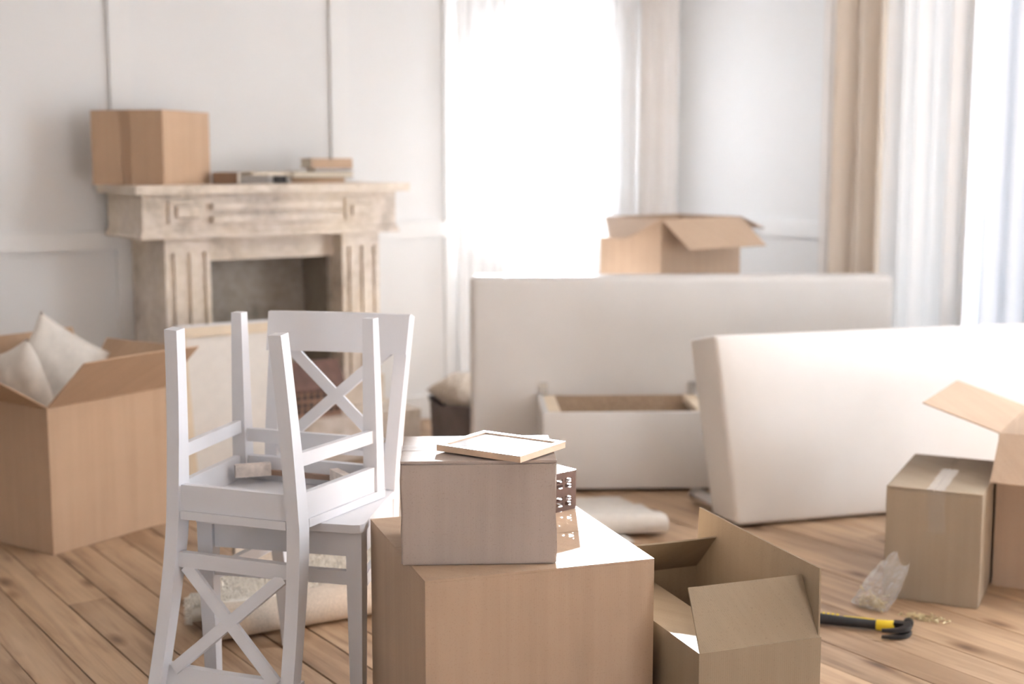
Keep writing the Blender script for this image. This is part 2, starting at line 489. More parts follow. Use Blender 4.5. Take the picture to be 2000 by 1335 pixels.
# windows
def window(name, axis, a0, a1, z0, z1, mull, trans):
    """axis 's' -> in the back wall, 'n' -> in the right wall."""
    root = bpy.data.objects.new(name, None); COL.objects.link(root); root.rotation_euler = (0, 0, TH); root['kind'] = 'structure'
    def bx(bm, u0, u1, d0, d1, za, zb):
        if axis == 's': box(bm, (u0, N1 + d0, za), (u1, N1 + d1, zb))
        else: box(bm, (S1 + d0, u0, za), (S1 + d1, u1, zb))
    fw = 0.036
    bm = BM()
    bx(bm, a0, a0 + fw, 0.03, 0.09, z0, z1); bx(bm, a1 - fw, a1, 0.03, 0.09, z0, z1)
    bx(bm, a0 + fw, a1 - fw, 0.03, 0.09, z0, z0 + fw); bx(bm, a0 + fw, a1 - fw, 0.03, 0.09, z1 - fw, z1)
    room_obj('frame', bm, TRIMM, None, root, 0.004)
    edges = [a0 + fw] + mull + [a1 - fw]
    for m_ in mull:
        bm = BM(); bx(bm, m_ - 0.02, m_ + 0.02, 0.032, 0.088, z0 + fw, z1 - fw); room_obj('mullion', bm, TRIMM, None, root, 0.003)
    for e0, e1 in zip(edges, edges[1:]):
        bm = BM(); bx(bm, e0 + 0.001, e1 - 0.001, 0.058, 0.062, z0 + fw, z1 - fw); room_obj('pane', bm, GLASS, None, root)
    bm = BM(); bx(bm, a0 - 0.04, a1 + 0.04, -0.03, 0.028, z0 - 0.035, z0); room_obj('sill', bm, TRIMM, None, root, 0.004)
    # sky portal in the opening
    ld = bpy.data.lights.new(name + '_portal', 'AREA'); ld.shape = 'RECTANGLE'
    ld.size = a1 - a0; ld.size_y = z1 - z0
    ld.cycles.is_portal = True
    lo = bpy.data.objects.new('sky_portal', ld); COL.objects.link(lo)
    mid = (a0 + a1) / 2
    if axis == 's': loc = P(mid, N1 + 0.11, (z0 + z1) / 2); inw = -N
    else: loc = P(S1 + 0.11, mid, (z0 + z1) / 2); inw = -W
    lo.location = loc; lo.rotation_euler = inw.to_track_quat('-Z', 'Z').to_euler()
    return root
window('window_1', 's', *W1, [], 0)
window('window_2', 'n', *W2, [3.24], 0)
window('added_window', 'n', *W3, [1.47], 0)

# ------------------------------------------------------------------ curtains
def curtain(name, label, a, b, z0, z1, folds, amp, m, seed, cat='curtain', flare=0.0, cols=None):
    rnd = random.Random(seed)
    a, b = Vector(a), Vector(b)
    along = (b - a); L = along.length; along.normalize(); nor = Vector((-along.y, along.x, 0))
    ph = [rnd.uniform(0, 6.28) for _ in range(4)]
    cols = cols or int(folds * 14); rows = 10
    bm = BM(); grid = []
    for j in range(rows + 1):
        t = j / rows; z = z0 + (z1 - z0) * t; row = []
        for i in range(cols + 1):
            u = i / cols
            k = 1 + flare * (1 - t)
            off = math.sin(2 * math.pi * folds * (u + 0.02 * math.sin(5 * u + ph[0])) + ph[1] + 0.25 * math.sin(2.2 * t + ph[2] + 3 * u))
            off += 0.45 * math.sin(2 * math.pi * folds * 0.43 * u + ph[3] + 0.4 * t)
            p = a + along * (L * (0.5 + (u - 0.5) * k)) + nor * (amp * off * (0.75 + 0.25 * (1 - t)))
            row.append(bm.verts.new((p.x, p.y, z)))
        grid.append(row)
    for j in range(rows):
        for i in range(cols):
            bm.faces.new((grid[j][i], grid[j][i + 1], grid[j + 1][i + 1], grid[j + 1][i]))
    o = obj(name, bm, m, None, smooth=True)
    return tag(o, label, cat)
ZT = 2.85
cn = N1 - 0.10
curtain('sheer_curtain', 'long white sheer curtain hanging in front of the bright far window', P(3.96, cn - 0.04), P(4.63, cn - 0.04), 0.03, ZT, 8, 0.016, SHEER, 1)
curtain('sheer_curtain', 'gathered white sheer edge left of the bright far window', P(3.70, N1 - 0.038), P(3.955, cn - 0.036), 0.03, ZT, 4, 0.010, SHEER_SIDE, 11)
curtain('sheer_curtain', 'gathered white sheer edge between far window and pale drape', P(4.636, cn - 0.036), P(4.845, cn + 0.03), 0.03, ZT, 4, 0.010, SHEER_SIDE, 12)
curtain('drape', 'pale cream drape hanging between far window and room corner', P(4.835, cn - 0.03), P(5.128, cn + 0.01), 0.02, ZT, 3, 0.028, DRAPE2, 2)
cr = S1 - 0.13
curtain('sheer_curtain', 'narrow pale curtain edge left of the cream drape on the right wall', P(cr + 0.04, 4.70), P(cr + 0.0, 4.55), 0.02, ZT, 1.2, 0.02, DRAPE2, 4)
curtain('drape', 'cream drape gathered in deep folds at left side of the right window', P(cr, 4.54), P(cr + 0.025, 4.13), 0.02, ZT, 3.4, 0.042, DRAPE, 3)
curtain('sheer_curtain', 'white gathered sheer curtain to the right of the cream drape', P(cr - 0.085, 4.165), P(cr - 0.06, 3.72), 0.02, ZT, 5, 0.03, SHEER3, 5)
curtain('sheer_curtain', 'bluish white sheer curtain at the right edge of the picture', P(cr + 0.05, 3.86), P(cr + 0.035, 2.25), 0.02, ZT, 12, 0.022, SHEER2, 6)
for nm, p0, p1, lab in (('curtain_rod', P(3.7, cn), P(5.12, cn), 'white curtain rod above the far window'),
                        ('curtain_rod', P(cr - 0.01, 5.0), P(cr - 0.01, 1.9), 'white curtain rod along the right wall above the drapes')):
    bm = BM(); tube(bm, [p0 + Vector((0, 0, 2.87)), p1 + Vector((0, 0, 2.87))], 0.014, 10)
    tag(obj(nm, bm, TRIMM, smooth=True), lab, 'curtain rod')

# ------------------------------------------------------------------ fireplace (room frame)
fp = thing('fireplace', 'pale weathered stone fireplace with fluted pilasters against the back wall', 'fireplace', (0, 0, 0), TH)
NF, NP, NL = 5.45, 5.49, 5.58
FB = N1 - 0.024
def fpart(name, boxes, m=MARBLE, bev=0.004, parent=None):
    bm = BM()
    for lo, hi in boxes: box(bm, lo, hi)
    return obj(name, bm, m, parent or fp, bev)
HZ = 0.20
fpart('hearth', [((1.72, 5.23, 0), (3.09, FB, HZ))], STONE_HEARTH, 0.008)
fpart('mantel_shelf', [((1.86, 5.395, 1.178), (3.14, FB, 1.215))], MARBLE, 0.008)
# frieze block with cove foot
bm = BM()
box(bm, (1.905, NF, 1.03), (3.095, FB, 1.178))
hexa(bm, [(1.892, NF - 0.013, 1.005), (3.108, NF - 0.013, 1.005), (3.108, FB, 1.005), (1.892, FB, 1.005)],
     [(1.905, NF, 1.03), (3.095, NF, 1.03), (3.095, FB, 1.03), (1.905, FB, 1.03)])
box(bm, (1.892, NF - 0.013, 0.992), (3.108, FB, 1.005))
frieze = obj('frieze', bm, MARBLE, fp, 0.003)
def panel(s0, s1, z0, z1):
    o = fpart('frieze_panel', [((s0, NF - 0.016, z0), (s1, NF, z1))], MARBLE, 0.004, frieze)
    b_ = 0.026
    bm = BM(); box(bm, (s0 + b_, NF - 0.034, z0 + b_ * 0.8), (s1 - b_, NF - 0.0165, z1 - b_ * 0.8))
    bmesh.ops.bevel(bm, geom=bm.edges[:], offset=0.004, segments=1, affect='EDGES')
    bm2 = o.data; t = bmesh.new(); t.from_mesh(bm2)
    me = bpy.data.meshes.new('tmp'); bm.to_mesh(me); bm.free(); t.from_mesh(me); t.to_mesh(bm2); t.free(); bpy.data.meshes.remove(me)
panel(2.015, 2.172, 1.056, 1.150); panel(2.832, 2.985, 1.052, 1.146)
for z in (1.056, 1.110):
    fpart('fluted_band', [((2.20, NF - 0.030, z), (2.81, NF, z + 0.029))], MARBLE, 0.009, frieze)
def pilaster(s0, s1, base):
    sb = 1.985 if s0 < 2.5 else s0
    pl = fpart('pilaster', [((s0, NP + 0.016, HZ), (s1, FB, 0.992))], MARBLE, 0.003)
    w = s1 - s0
    fl = 0.022
    xs = [0.02 + i * (w - 0.04 - fl) / 2 for i in range(3)]
    edges = [0] + [v for x in xs for v in (x, x + fl)] + [w]
    for a, b_ in zip(edges[0::2], edges[1::2]):
        fpart('fluted_rib', [((s0 + a, NP, 0.33), (s0 + b_, NP + 0.016, 0.93))], MARBLE, 0.005, pl)
    fpart('pilaster_cap', [((s0, NP, 0.93), (s1, NP + 0.016, 0.992))], MARBLE, 0.002, pl)
    fpart('pilaster_base', [((s0 - 0.012, NP - 0.012, HZ), (s1 + 0.012, NP + 0.016, 0.33))], MARBLE, 0.003, pl)
pilaster(2.008, 2.209, 0); pilaster(2.838, 3.028, 0)
fpart('lintel', [((2.209, NL, 0.885), (2.838, NL + 0.06, 0.992))], MARBLE, 0.003)
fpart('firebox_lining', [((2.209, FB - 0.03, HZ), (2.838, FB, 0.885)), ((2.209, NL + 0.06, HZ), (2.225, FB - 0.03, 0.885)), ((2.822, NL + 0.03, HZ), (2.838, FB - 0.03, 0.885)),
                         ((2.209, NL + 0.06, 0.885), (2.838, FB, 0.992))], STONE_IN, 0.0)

# ------------------------------------------------------------------ cardboard boxes
CT = 0.005
def flap_bm(p0, p1, out, ang, l, taper=0.006, bulge=0.0):
    p0, p1, out = Vector(p0), Vector(p1), Vector(out)
    d = (out * math.sin(ang) + Vector((0, 0, 1)) * math.cos(ang)).normalized()
    e = (p1 - p0).normalized()
    nrm = d.cross(e).normalized()
    bm = BM(); rows = 4; prev = None
    cols = 6
    g = []
    for side in (0, 1):
        gr = []
        for j in range(rows + 1):
            t = j / rows; row = []
            for i in range(cols + 1):
                u = i / cols
                q = p0.lerp(p1, u) + e * (taper * t * (1 - 2 * u)) + d * (l * t)
                q += nrm * (bulge * math.sin(math.pi * u) * math.sin(math.pi * min(1, t * 0.6 + 0.1)) + (CT * 0.8 if side else 0))
                row.append(bm.verts.new(q))
            gr.append(row)
        g.append(gr)
    for side in (0, 1):
        for j in range(rows):
            for i in range(cols):
                bm.faces.new((g[side][j][i], g[side][j][i + 1], g[side][j + 1][i + 1], g[side][j + 1][i]))
    for i in range(cols):
        for j in (0, rows): bm.faces.new((g[0][j][i], g[0][j][i + 1], g[1][j][i + 1], g[1][j][i]))
    for j in range(rows):
        for i in (0, cols): bm.faces.new((g[0][j][i], g[0][j + 1][i], g[1][j + 1][i], g[1][j][i]))
    return bm

def open_box(name, label, loc, yaw, L, D, H, m, flaps, group=None):
    """Corner at loc, x along yaw. flaps: side -> (lean outwards in degrees, length, bulge)."""
    r = thing(name, label, 'cardboard box', loc, R(yaw), group)
    bm = BM(); t = CT
    box(bm, (0, 0, 0), (L, D, t))
    box(bm, (0, 0, t), (L, t, H)); box(bm, (0, D - t, t), (L, D, H))
    box(bm, (0, t, t), (t, D - t, H)); box(bm, (L - t, t, t), (L, D - t, H))
    obj('body', bm, m, r)
    e = 0.003
    spec = {'front': ((e, 0.002, H), (L - e, 0.002, H), (0, -1, 0)), 'back': ((L - e, D - 0.002, H), (e, D - 0.002, H), (0, 1, 0)),
            'left': ((0.002, D - e, H), (0.002, e, H), (-1, 0, 0)), 'right': ((L - 0.002, e, H), (L - 0.002, D - e, H), (1, 0, 0))}
    for k, f in flaps.items():
        a, l = f[0], f[1]
        bu = f[2] if len(f) > 2 else 0.0
        bmf = flap_bm(*spec[k], R(a), l, bulge=bu)
        obj('flap', bmf, m, r)
    return r

def closed_box(name, label, loc, yaw, L, D, H, m, seam='x', gap=0.002, lift=0.0, group=None, dent=0.0, seed=1):
    r = thing(name, label, 'cardboard box', loc, R(yaw), group)
    rn = random.Random(seed)
    bm = BM()
    # side walls with a slightly uneven top edge
    box(bm, (0, 0, 0), (L, D, H - CT))
    if dent:
        bmesh.ops.subdivide_edges(bm, edges=bm.edges[:], cuts=5, use_grid_fill=True)
        for v in bm.verts:
            x, y, z = v.co
            edge = sum((x < 1e-4 or x > L - 1e-4, y < 1e-4 or y > D - 1e-4, z > H - CT - 1e-4))
            if z > 0.001:
                k = dent * (1.0 if edge >= 2 else 0.5)
                v.co += Vector((rn.uniform(-1, 1) * k * 0.6, rn.uniform(-1, 1) * k * 0.6, 0))
    obj('body', bm, m, r, 0.003, segs=2)
    def fl(x0, x1, y0, y1, lf):
        bm = BM(); z0 = H - CT + 0.0003
        hexa(bm, [(x0, y0, z0 + lf[0]), (x1, y0, z0 + lf[1]), (x1, y1, z0 + lf[2]), (x0, y1, z0 + lf[3])],
             [(x0, y0, z0 + CT + lf[0]), (x1, y0, z0 + CT + lf[1]), (x1, y1, z0 + CT + lf[2]), (x0, y1, z0 + CT + lf[3])])
        obj('flap', bm, m, r, 0.0015)
    if seam == 'x':
        fl(0, L, 0, D / 2 - gap, (lift, 0, 0, 0)); fl(0, L, D / 2 + gap, D, (0, 0, 0, 0))
    else:
        fl(0, L / 2 - gap, 0, D, (lift, 0, 0, 0)); fl(L / 2 + gap, L, 0, D, (0, 0, 0, 0))
    return r

def tape(r, pts, w, xdir, m=TAPE, off=0.0006, crinkle=0.0004, seed=0, name='tape'):
    """Ribbon through pts (local), width w along xdir."""
    rn = random.Random(seed)
    pts = [Vector(p) for p in pts]; fine = []
    for a, b_ in zip(pts, pts[1:]):
        k = max(2, int((b_ - a).length / 0.02))
        fine += [a.lerp(b_, i / k) for i in range(k)]
    fine.append(pts[-1])
    x = Vector(xdir).normalized()
    bm = BM(); rows = []
    for i, p in enumerate(fine):
        jit = rn.uniform(-0.0012, 0.0012)
        row = []
        for k in range(5):
            u = k / 4 - 0.5
            q = p + x * (u * w + jit)
            row.append(bm.verts.new(q + Vector((rn.uniform(-1, 1), rn.uniform(-1, 1), rn.uniform(0, 1))) * crinkle))
        rows.append(row)
    for r0, r1 in zip(rows, rows[1:]):
        for k in range(4): bm.faces.new((r0[k], r0[k + 1], r1[k + 1], r1[k]))
    return obj(name, bm, m, r, smooth=True)

# big box and the small box on it
big = closed_box('cardboard_box', 'large square closed tan cardboard box under the smaller box at centre front', (-0.178, 2.675, 0), 18.4, 0.512, 0.514, 0.46, CARD_BIG, 'x', 0.001, 0.0, seed=4)
small = closed_box('cardboard_box', 'small worn greyish cardboard box stacked on the large box', (-0.235, 2.781, 0.4608), 2.6, 0.330, 0.262, 0.2255, CARD_GREY, 'x', 0.0015, 0.0, dent=0.003, seed=5)
tape(small, [(-0.0015, 0.131, 0.06), (-0.0015, 0.131, 0.2262), (0.3315, 0.131, 0.2262), (0.3315, 0.131, 0.12)], 0.055, (0, 1, 0), TAPE, crinkle=0.0012, seed=11)

# picture frame lying on the small box
fr = thing('picture_frame', 'flat white picture frame with pale wooden edge lying on the small box', 'picture frame', (-0.163, 2.866, 0.6915), R(-33.5))
FW, FH, FT, FBD = 0.216, 0.180, 0.013, 0.012
bm = BM()
for lo, hi in (((0, 0, 0), (FW, FBD, FT)), ((0, FH - FBD, 0), (FW, FH, FT)), ((0, FBD, 0), (FBD, FH - FBD, FT)), ((FW - FBD, FBD, 0), (FW, FH - FBD, FT))):
    box(bm, lo, hi)
obj('frame_edge', bm, PINE, fr, 0.0006)
bm = BM()
for lo, hi in (((0, 0, FT), (FW, FBD, FT + 0.0012)), ((0, FH - FBD, FT), (FW, FH, FT + 0.0012)), ((0, FBD, FT), (FBD, FH - FBD, FT + 0.0012)), ((FW - FBD, FBD, FT), (FW, FH - FBD, FT + 0.0012))):
    box(bm, lo, hi)
obj('frame_face', bm, WHITE_PAINT, fr)
bm = BM(); box(bm, (FBD, FBD, 0.002), (FW - FBD, FH - FBD, 0.0095)); obj('mount_board', bm, WHITEPAPER, fr)
bm = BM(); box(bm, (FBD, FBD, 0.0100), (FW - FBD, FH - FBD, 0.0112)); obj('glass', bm, PICGLASS, fr)

# perforated wooden house body
def lattice_panel(bm, L, H, cx, cy, t, M):
    """Panel with window holes: build the solid strips between holes (cx, cy: hole intervals)."""
    y = 0
    for a, b_ in list(cy) + [(H, H)]:
        if a > y: box(bm, (0, 0, y), (L, t, a), M)
        if b_ > a:
            x = 0
            for c, d in list(cx) + [(L, L)]:
                if c > x: box(bm, (x, 0, a), (c, t, b_), M)
                x = d
        y = b_
def holes(centres, w): return [(c - w / 2, c + w / 2) for c in centres]
lat = thing('wooden_house', 'dark brown wooden lantern house with square window holes on the large box', 'lantern', (0.158, 3.262, 0.461), R(42))
LL, LD, LH = 0.140, 0.085, 0.098
lt = 0.003
HX = holes([0.0268, 0.0556, 0.0844, 0.1132], 0.0212); HY = holes([0.0176, 0.0312, 0.0625, 0.0760], 0.0094)
HXS = holes([0.022, 0.0545], 0.0180)
bm = BM(); lattice_panel(bm, LL, LH, HX, HY, lt, Matrix.Translation((-LL, 0, 0))); obj('front_panel', bm, DARKWOOD, lat)
bm = BM(); lattice_panel(bm, LL, LH, [(0.012, LL - 0.012)], [(0.010, LH - 0.012)], lt, Matrix.Translation((-LL, LD - lt, 0))); obj('rear_edge', bm, DARKWOOD, lat)
for x in (-LL, -lt):
    bm = BM(); lattice_panel(bm, LD - 2 * lt, LH, HXS, HY, lt, Matrix.Translation((x + lt, lt, 0)) @ Matrix.Rotation(R(90), 4, 'Z')); obj('side_panel', bm, DARKWOOD, lat)
bm = BM()
lattice_panel(bm, LL - 2 * lt, LD - 2 * lt, holes([0.02, 0.045, 0.07, 0.095, 0.115], 0.011), holes([0.025, 0.052], 0.010), lt, Matrix.Translation((-LL + lt, LD - lt, LH - lt)) @ Matrix.Rotation(R(90), 4, 'X'))
obj('top_panel', bm, DARKWOOD, lat)

# front right open box
open_box('cardboard_box', 'open tan cardboard box with raised flaps beside the large box', (0.388, 2.692, 0), 19.8, 0.293, 0.568, 0.30, CARD_OLIVE,
         {'front': (-30, 0.138, 0.003), 'right': (1, 0.150, 0.004), 'back': (-46, 0.146, 0.002), 'left': (-97, 0.146, 0.0)})

# left open box with cushions
open_box('cardboard_box', 'large open cardboard box holding two cushions at the left', (-1.54, 4.409, 0), 56.6, 0.516, 0.43, 0.50, CARD,
         {'front': (49, 0.25, 0.004), 'right': (35, 0.17), 'left': (58, 0.21), 'back': (20, 0.20)})
lb = bpy.context.scene.objects

def cushion(name, label, w, h, t, M, m, seed, cat='cushion'):
    rn = random.Random(seed); n = 22
    bm = BM(); gs = []
    for side in (1, -1):
        g = []
        for j in range(n + 1):
            v = -1 + 2 * j / n; row = []
            for i in range(n + 1):
                u = -1 + 2 * i / n
                ed = max(abs(u), abs(v))
                th = (max(0, 1 - abs(u) ** 2.4) * max(0, 1 - abs(v) ** 2.4)) ** 0.55
                x = u * w / 2 * (1 - 0.07 * (1 - v * v)); z = v * h / 2 * (1 - 0.07 * (1 - u * u))
                wr = 0.012 * math.sin(7 * u + 3 * v + seed) * math.sin(5 * v - 2 * u) * th
                row.append((x, side * (t / 2 * th + wr * 0.6), z))
            g.append(row)
        gs.append(g)
    vt = {}
    def V(side, i, j):
        b_ = i in (0, n) or j in (0, n)
        k = (0 if b_ else side, i, j)
        if k not in vt:
            c = gs[0 if side == 0 or b_ else 1][j][i] if not b_ else (gs[0][j][i][0], 0, gs[0][j][i][2])
            if not b_: c = gs[side][j][i]
            vt[k] = bm.verts.new(M @ Vector(c))
        return vt[k]
    for side in (0, 1):
        for j in range(n):
            for i in range(n):
                # side 0 interior key must differ from border key
                q = [V(side if side else 2, i, j) if False else None]
                f = []
                for (a, b_) in ((i, j), (i + 1, j), (i + 1, j + 1), (i, j + 1)):
                    bd = a in (0, n) or b_ in (0, n)
                    k = ('b', a, b_) if bd else (side, a, b_)
                    if k not in vt:
                        c = (gs[0][b_][a][0], 0, gs[0][b_][a][2]) if bd else gs[side][b_][a]
                        vt[k] = bm.verts.new(M @ Vector(c))
                    f.append(vt[k])
                bm.faces.new(f)
    o = obj(name, bm, m, None, smooth=True)
    try: o.data.set_sharp_from_angle(angle=R(180))
    except Exception: pass
    return tag(o, label, cat)

# cushions stand in the left box
def at_local(loc, yaw, x, y, z):
    c, s_ = math.cos(R(yaw)), math.sin(R(yaw))
    return Vector((loc[0] + c * x - s_ * y, loc[1] + s_ * x + c * y, loc[2] + z))
LBX = ((-1.54, 4.409, 0), 56.6)
c1 = at_local(*LBX, 0.072, 0.215, 0.512)
cushion('cushion', 'off white linen cushion nearest the left edge in the open box', 0.27, 0.35, 0.115,
        Matrix.Translation(c1) @ Matrix.Rotation(R(146.6), 4, 'Z') @ Matrix.Rotation(R(-7), 4, 'X') @ Matrix.Rotation(R(20), 4, 'Y'), LINEN, 2)
c2 = at_local(*LBX, 0.312, 0.345, 0.545)
cushion('cushion', 'off white linen cushion with upright pointed corner in the open box', 0.365, 0.34, 0.115,
        Matrix.Translation(c2) @ Matrix.Rotation(R(56.6), 4, 'Z') @ Matrix.Rotation(R(4), 4, 'X') @ Matrix.Rotation(R(31), 4, 'Y'), LINEN, 5)

# right: closed box, open box behind it
cl = closed_box('cardboard_box', 'closed cardboard box with clear tape on its top standing at the right', (1.128, 3.975, 0), -26.0, 0.276, 0.50, 0.345, CARD_KRAFT, 'y', 0.001, 0.0, dent=0.002, seed=8)
tape(cl, [(0.150, -0.0015, 0.215), (0.142, -0.0015, 0.3459), (0.142, 0.30, 0.3462)], 0.05, (1, 0, 0), TAPE, crinkle=0.0016, seed=3)
open_box('cardboard_box', 'open cardboard box with spread flaps cut off by the right edge', (1.500, 4.090, 0), -30, 0.40, 0.52, 0.48, CARD_LIGHT,
         {'front': (127, 0.20), 'left': (73, 0.25), 'back': (60, 0.2), 'right': (40, 0.25)})
# window box
open_box('cardboard_box', 'tall open cardboard box with drooping flaps behind the cream sofa', (0.675, 6.12, 0), 40, 0.545, 0.40, 1.05, CARD_LIGHT,
         {'front': (128, 0.21), 'left': (110, 0.23), 'right': (108, 0.20), 'back': (100, 0.2)})
# mantel box
ZM = 1.2155
mc = P(1.988, 5.413, ZM)
mb = closed_box('cardboard_box', 'closed cardboard box standing on the left end of the mantel shelf', tuple(mc), 74, 0.39, 0.334, 0.306, CARD, 'x', 0.0006, seed=6)
tape(mb, [(-0.0012, 0.172, 0.0), (-0.0012, 0.172, 0.306), (0.06, 0.172, 0.3065)], 0.05, (0, 1, 0), TAPEB, seed=2)

# ------------------------------------------------------------------ books on the mantel
def book(name, label, s_, n_, z, yaw, L, D, T, cover, group=None):
    r = thing(name, label, 'book', tuple(P(s_, n_, z)), TH + R(yaw), group)
    c = min(0.003, T * 0.16)
    bm = BM(); box(bm, (-L / 2, -D / 2, 0), (L / 2, D / 2, c)); box(bm, (-L / 2, -D / 2, T - c), (L / 2, D / 2, T)); box(bm, (-L / 2, -D / 2, c), (L / 2, -D / 2 + c, T - c))
    obj('cover', bm, cover, r)
    bm = BM(); box(bm, (-L / 2 + 0.004, -D / 2 + c, c), (L / 2 - 0.004, D / 2 - 0.004, T - c)); obj('pages', bm, PAPER, r)
    return r
COV_BROWN = simple('cover_brown', (0.20, 0.11, 0.06), 0.6)
COV_TAN = simple('cover_tan', (0.52, 0.36, 0.24), 0.6)
COV_OLIVE = simple('cover_olive', (0.36, 0.29, 0.17), 0.6)
COV_GREY = simple('cover_grey', (0.42, 0.38, 0.35), 0.6)
COV_DARK = simple('cover_dark', (0.06, 0.055, 0.055), 0.5)
COV_CREAM = simple('cover_cream', (0.70, 0.60, 0.47), 0.6)
zb = ZM
book('book', 'thick dark brown book beside the box on the mantel', 2.335, 5.59, zb, -34, 0.11, 0.09, 0.050, COV_BROWN)
book('book', 'thick grey book lying under a cream magazine on the mantel', 2.475, 5.63, zb, -20, 0.13, 0.10, 0.036, COV_GREY)
book('magazine', 'thin cream magazine lying across the grey book on the mantel', 2.515, 5.62, zb + 0.0365, 8, 0.20, 0.15, 0.013, COV_CREAM)
book('book', 'small black book left of the right hand stack on the mantel', 2.605, 5.62, zb, -30, 0.06, 0.12, 0.032, COV_DARK)
book('book', 'tan book at the bottom of the stack on the mantel', 2.79, 5.63, zb, -24, 0.24, 0.15, 0.024, COV_TAN)
book('book', 'olive book with cream page edges in middle of the mantel stack', 2.80, 5.63, zb + 0.0245, 166, 0.28, 0.17, 0.028, COV_OLIVE)
book('booklet', 'thin white booklet sticking out to the right of the mantel stack', 2.86, 5.63, zb + 0.053, -6, 0.20, 0.13, 0.012, WHITEPAPER)
book('book', 'thick tan book on top of the stack on the mantel', 2.83, 5.62, zb + 0.0655, -4, 0.20, 0.14, 0.045, COV_TAN)

# ------------------------------------------------------------------ canvas, house on the hearth, basket
cv = thing('stretched_canvas', 'cream canvas on a pine stretcher leaning at the fireplace behind the chairs', 'canvas', tuple(P(1.955, 5.155, 0.0)), TH)
cv.rotation_euler = (R(-9.5), 0, TH)
CW, CH, CB = 0.50, 0.655, 0.042
def cvp(name, lo, hi, m): 
    bm = BM(); box(bm, lo, hi); return obj(name, bm, m, cv, 0.0015)
cvp('stretcher_bar', (0.002, 0, CH - CB - 0.006), (CW - 0.002, 0.017, CH - 0.006), PALEPINE); cvp('stretcher_bar', (0.002, 0, 0.002), (CW - 0.002, 0.017, CB), PALEPINE)
cvp('stretcher_bar', (0.002, 0, CB + 0.001), (CB, 0.017, CH - CB - 0.007), PALEPINE); cvp('stretcher_bar', (CW - CB, 0, CB + 0.001), (CW - 0.002, 0.017, CH - CB - 0.007), PALEPINE)
cvp('cloth', (0, 0.0175, 0), (CW, 0.020, CH), CANVAS)
cvp('cloth_edge', (0, -0.002, CH - 0.0055), (CW, 0.0174, CH + 0.004), WHITEPAPER)

hs_ = thing('wooden_house', 'dark wooden house with gabled roof standing on the fireplace hearth', 'lantern', tuple(P(2.455, 5.285, HZ + 0.0006)), TH)
HL, HD, HH = 0.265, 0.125, 0.142
bm = BM(); lattice_panel(bm, HL, HH, holes([0.024 + 0.031 * k for k in range(8)], 0.019), holes([0.030, 0.057, 0.092, 0.119], 0.021), 0.005, Matrix()); obj('front_wall', bm, HOUSEWALL, hs_)
bm = BM(); box(bm, (0, HD - 0.005, 0), (HL, HD, HH)); obj('rear_wall', bm, HOUSEWALL, hs_)
for x in (0.0, HL - 0.005):
    bm = BM()
    a = [(x, 0.005, 0), (x, HD - 0.005, 0), (x, HD - 0.005, HH), (x, HD / 2, HH + 0.088), (x, 0.005, HH)]
    va = [bm.verts.new(p) for p in a]; vb = [bm.verts.new((p[0] + 0.005, p[1], p[2])) for p in a]
    bm.faces.new(va); bm.faces.new(vb)
    for i in range(5): bm.faces.new((va[i], va[(i + 1) % 5], vb[(i + 1) % 5], vb[i]))
    obj('gable_wall', bm, HOUSEWALL, hs_)
for sgn in (-1, 1):
    bm = BM()
    y0 = HD / 2 + sgn * (HD / 2 + 0.018); z0 = HH - 0.022
    y1 = HD / 2; z1 = HH + 0.095
    hexa(bm, [(-0.015, y0, z0), (HL + 0.015, y0, z0), (HL + 0.015, y1, z1), (-0.015, y1, z1)], [(-0.015, y0, z0 + 0.008), (HL + 0.015, y0, z0 + 0.008), (HL + 0.015, y1, z1 + 0.008), (-0.015, y1, z1 + 0.008)])
    obj('roof_slope', bm, ROOFWOOD, hs_)
bm = BM(); box(bm, (0.005, 0.045, 0.002), (HL - 0.005, 0.05, HH)); obj('hole_shade_sheet', bm, COV_DARK, hs_)  # added near-black sheet, paints the shade seen through the window holes

bk = thing('fabric_basket', 'dark grey square fabric basket beside the hearth left of the sofa', 'basket', (-0.17, 6.12, 0), R(28))
def basket():
    bm = BM(); n = 40; rows = [(0.0, 0.155), (0.05, 0.168), (0.12, 0.172), (0.20, 0.176), (0.225, 0.182)]
    def ring(z, r, k):
        out = []
        for i in range(n):
            a = 2 * math.pi * i / n; c, s_ = math.cos(a), math.sin(a)
            q = (abs(c) ** 6 + abs(s_) ** 6) ** (-1 / 6)
            w = 1 + 0.02 * math.sin(5 * a + z * 30) * (z / 0.22)
            zz = z + (0.012 * math.cos(4 * (a - math.pi / 4)) if z > 0.15 else 0)
            out.append(bm.verts.new((c * q * r * w * k, s_ * q * r * w * k, zz)))
        return out
    o_ = [ring(z, r, 1.0) for z, r in rows]; i_ = [ring(max(z, 0.008), r, 0.96) for z, r in rows]
    for rr in (o_, i_):
        for a, b_ in zip(rr, rr[1:]):
            for k in range(n): bm.faces.new((a[k], a[(k + 1) % n], b_[(k + 1) % n], b_[k]))
    for k in range(n): bm.faces.new((o_[-1][k], o_[-1][(k + 1) % n], i_[-1][(k + 1) % n], i_[-1][k]))
    bm.faces.new(o_[0]); bm.faces.new(i_[0])
    return bm
obj('basket_body', basket(), GREYFELT, bk, smooth=True)
cushion('knitted_throw', 'cream knitted cushion heaped on the dark fabric basket', 0.34, 0.34, 0.19, Matrix.Translation((-0.17, 6.12, 0.262)) @ Matrix.Rotation(R(28), 4, 'Z') @ Matrix.Rotation(R(90), 4, 'X'), KNIT, 3)

